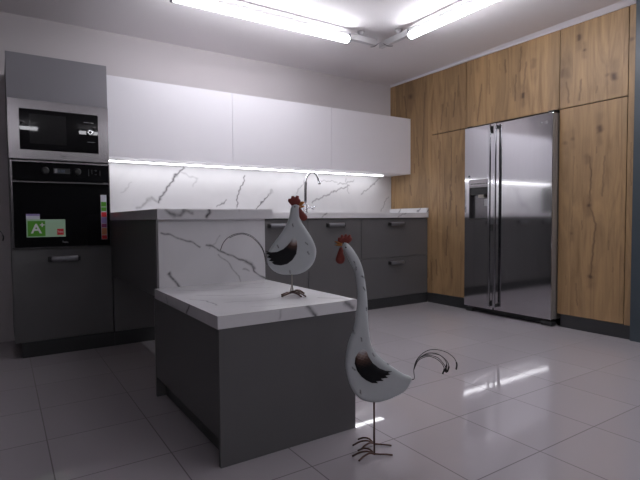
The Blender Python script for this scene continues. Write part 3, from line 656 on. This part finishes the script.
B_WING = [(-0.002, 0.2346), (0.006, .250), (0.0186, .2535), (0.0276, 0.2411), (0.0289, 0.2155), (0.0241, 0.1821), (0.006, 0.1544), (-0.0164, 0.1378), (-0.0443, 0.1313), (-0.0721, 0.1349), (-0.0853, 0.145), (-0.0763, 0.1483), (-0.0985, 0.153), (-0.0873, 0.1618), (-0.1072, 0.1686), (-0.0938, 0.1775), (-0.1126, 0.1865), (-0.1003, 0.1886), (-0.1158, 0.1977), (-0.0881, 0.1897), (-0.0603, 0.1917), (-0.0323, 0.2048), (-0.0133, 0.2214)]
B_TAIL = [[(-0.1000, 0.1371), (-0.1131, 0.1419), (-0.1192, 0.1888), (-0.1376, 0.2268), (-0.1705, 0.2604), (-0.2091, 0.2751), (-0.248, 0.271), (-0.2816, 0.2535), (-0.302, 0.2292), (-0.3136, 0.1992)],
          [(-0.1131, 0.1419), (-0.1225, 0.191), (-0.1421, 0.2268), (-0.1728, 0.256), (-0.2092, 0.2707), (-0.2425, 0.2676), (-0.2727, 0.2545)]]

def rooster(loc, rz, label, P, T):
    r = empty('rooster_sculpture', loc, label, 'sculpture', rz=rz)
    puffed('body', P['body'], 'body_paint', r, T, P['D'], P['step'], marks=P['marks'])
    tag(puffed('comb', P['comb'], 'rust_red', r, .004, .008, .004, 0.002, smooth_outline=False), 'jagged red comb')
    for k in P['beak']: tag(puffed('beak', k, 'yellow', r, .003, .004, .004, 0., smooth_outline=False), 'yellow beak half')
    tag(puffed('wattle', P['wattle'], 'rust_red', r, .005, .012, .004, -.003), 'red wattle')
    ex, ez = P['eye']
    for s in (-1, 1):
        bm = bmesh.new(); bmesh.ops.create_uvsphere(bm, u_segments=12, v_segments=8, radius=P['er'], matrix=Matrix.Translation((ex, s * P['ey'], ez)))
        link_bm('eye', bm, M['wire'], r, False, True)
    tag(puffed('wing', P['wing'], 'wing', r, .007, .022, .0045, -T - .001, back=False, smooth_outline=False, gradient=P['grad']), 'black feathered wing with a pale rounded shoulder')
    bm = bmesh.new()
    for i, w in enumerate(P['tail']):
        off = (i - 2) * .0016
        tube_bm(bm, [(a, off * min(1, k / 2), b) for k, (a, b) in enumerate(w)], P['tr'], 6)
    tag(link_bm('tail', bm, M[P['tm']], r, False, True), 'curled iron wire tail feathers')
    for leg, toes in P['legs']:
        lg = tube('leg', leg, P['lr'], P['lm'], r, False, smooth=False)
        bm = bmesh.new()
        for q in toes: tube_bm(bm, q, P['toer'], 8)
        link_bm('foot', bm, M['iron'], lg, False, True)
    return r

def toe(c, tip, up):
    (cx, cy), (tx, ty) = c, tip
    return [(cx, cy, .010), (cx + (tx - cx) * .3, cy + (ty - cy) * .3, up), (cx + (tx - cx) * .65, cy + (ty - cy) * .65, up * .85), (tx, ty, .004)]
f1 = (.0042, .043); f2 = (-.0037, -.038)
PA = dict(body=A_BODY, D=.02, step=.0042, comb=A_COMB, beak=A_BEAK, wattle=A_WATTLE, eye=(-.1035, .7747), er=.0032, ey=.011, wing=A_WING, tail=A_TAIL, tr=lambda t: .0013 + .0018 * (t > .86), tm='wire',
    marks=strokes([(-0.048, 0.4376), (-0.0053, 0.3788), (-0.082, 0.3254), (-0.0527, 0.2395), (-0.079, 0.4655), (0.0493, 0.3402), (-0.0281, 0.5514), (-0.0743, 0.7213), (-0.0447, 0.668), (-0.067, 0.7032), (-0.0389, 0.6259)]),
    grad=lambda uv: 1.1 - np.hypot((uv[:, 0] + .046), (uv[:, 1] - .392)) / .060 - .14 * (np.sin((uv[:, 1] + .35 * uv[:, 0]) * 620) > .55),
    legs=[([(f1[0] * .3 - .001, .004, .195), (f1[0], f1[1], .006)], [toe(f1, (f1[0] + a, f1[1] + b), u) for a, b, u in ((-.0573, .051, .022), (-.083, -.001, .022), (-.053, -.034, .018), (.067, -.004, .008))]),
          ([(f2[0] * .3 + .001, -.004, .195), (f2[0], f2[1], .006)], [toe(f2, (f2[0] + a, f2[1] + b), u) for a, b, u in ((-.058, .037, .022), (-.082, -.005, .02), (-.061, -.04, .018), (.0677, .0026, .008))])], lr=.0032, lm='iron', toer=.0034)
b1 = (.0079, .018); b2 = (-.0066, -.018)
PB = dict(body=B_BODY, D=.018, step=.004, comb=B_COMB, beak=B_BEAK, wattle=B_WATTLE, eye=(.0195, .3896), er=.0032, ey=.0115, wing=B_WING, tail=B_TAIL, tr=.0017, tm='tap_dark',
    marks=strokes([(0.0088, 0.315), (0.0743, 0.1925), (0.0649, 0.2319), (-0.0055, 0.1098), (-0.0599, 0.2217)]),
    grad=lambda uv: 1.15 - np.hypot((uv[:, 0] - .014), (uv[:, 1] - .247)) / .044,
    legs=[([(.0031, .003, .095), (.0028, .004, .046), (b1[0], b1[1], .006)], [toe(b1, (b1[0] + a, b1[1] + b), u) for a, b, u in ((.058, -.10, .012), (.045, -.05, .018), (.05, -.02, .018), (-.035, .01, .006))]),
          ([(.0031, -.003, .095), (.0024, -.004, .046), (b2[0], b2[1], .006)], [toe(b2, (b2[0] + a, b2[1] + b), u) for a, b, u in ((.055, -.07, .014), (.045, -.03, .018), (-.030, -.06, .008), (-.036, -.02, .010))])], lr=.0026, lm='plate', toer=.0038)
YAW = 0.580782494
ra = rooster((1.15121584, 1.39205206, 0), -YAW, 'tall metal rooster sculpture with a long curved neck standing on the tiles beside the island', PA, .011)
rb = rooster((1.07191423, 1.86859777, .5443), -YAW, 'smaller plump metal rooster sculpture standing on the low island top', PB, .012)
# a third one outside the left edge of the picture, only its tail tips show
tag(box('display_plinth', (-.62, -.17, 2.3, 2.8, 0, .48), 'grey', None, .002), 'low dark display block just outside the left edge of the picture', 'plinth')
rc = ra.copy(); C.objects.link(rc); rc.location = (-.305, 2.58, .4802); rc.rotation_euler.z = 0
rc['label'] = 'metal rooster at the left edge, only black tail tips beside the oven cabinet visible'
for ch in list(ra.children):
    c = ch.copy(); C.objects.link(c); c.parent = rc
    for g2 in ch.children:
        d = g2.copy(); C.objects.link(d); d.parent = c

# ------------------------------------------------------------------ world and camera
w = bpy.data.worlds.new('World'); SC.world = w; w.use_nodes = True
w.node_tree.nodes['Background'].inputs[0].default_value = (.02, .02, .022, 1)
cam = bpy.data.cameras.new('camera'); co = bpy.data.objects.new('camera', cam); C.objects.link(co)
cam.sensor_width = 36; cam.lens = 484.577843 / 640 * 36; cam.clip_start = .05
fw = Vector((0.5481602508107345, 0.8352442112974, -0.04344475716696729)); rt = Vector((0.8358222784903283, -0.548944834111544, -0.007790242710302184)); up = Vector((0.030355530144418844, 0.032041794525797876, 0.999025457730291))
mw_ = Matrix((rt, up, -fw)).transposed().to_4x4(); mw_.translation = Vector((0, 0, .88)); co.matrix_world = mw_
SC.camera = co
SC.view_settings.exposure = -.2
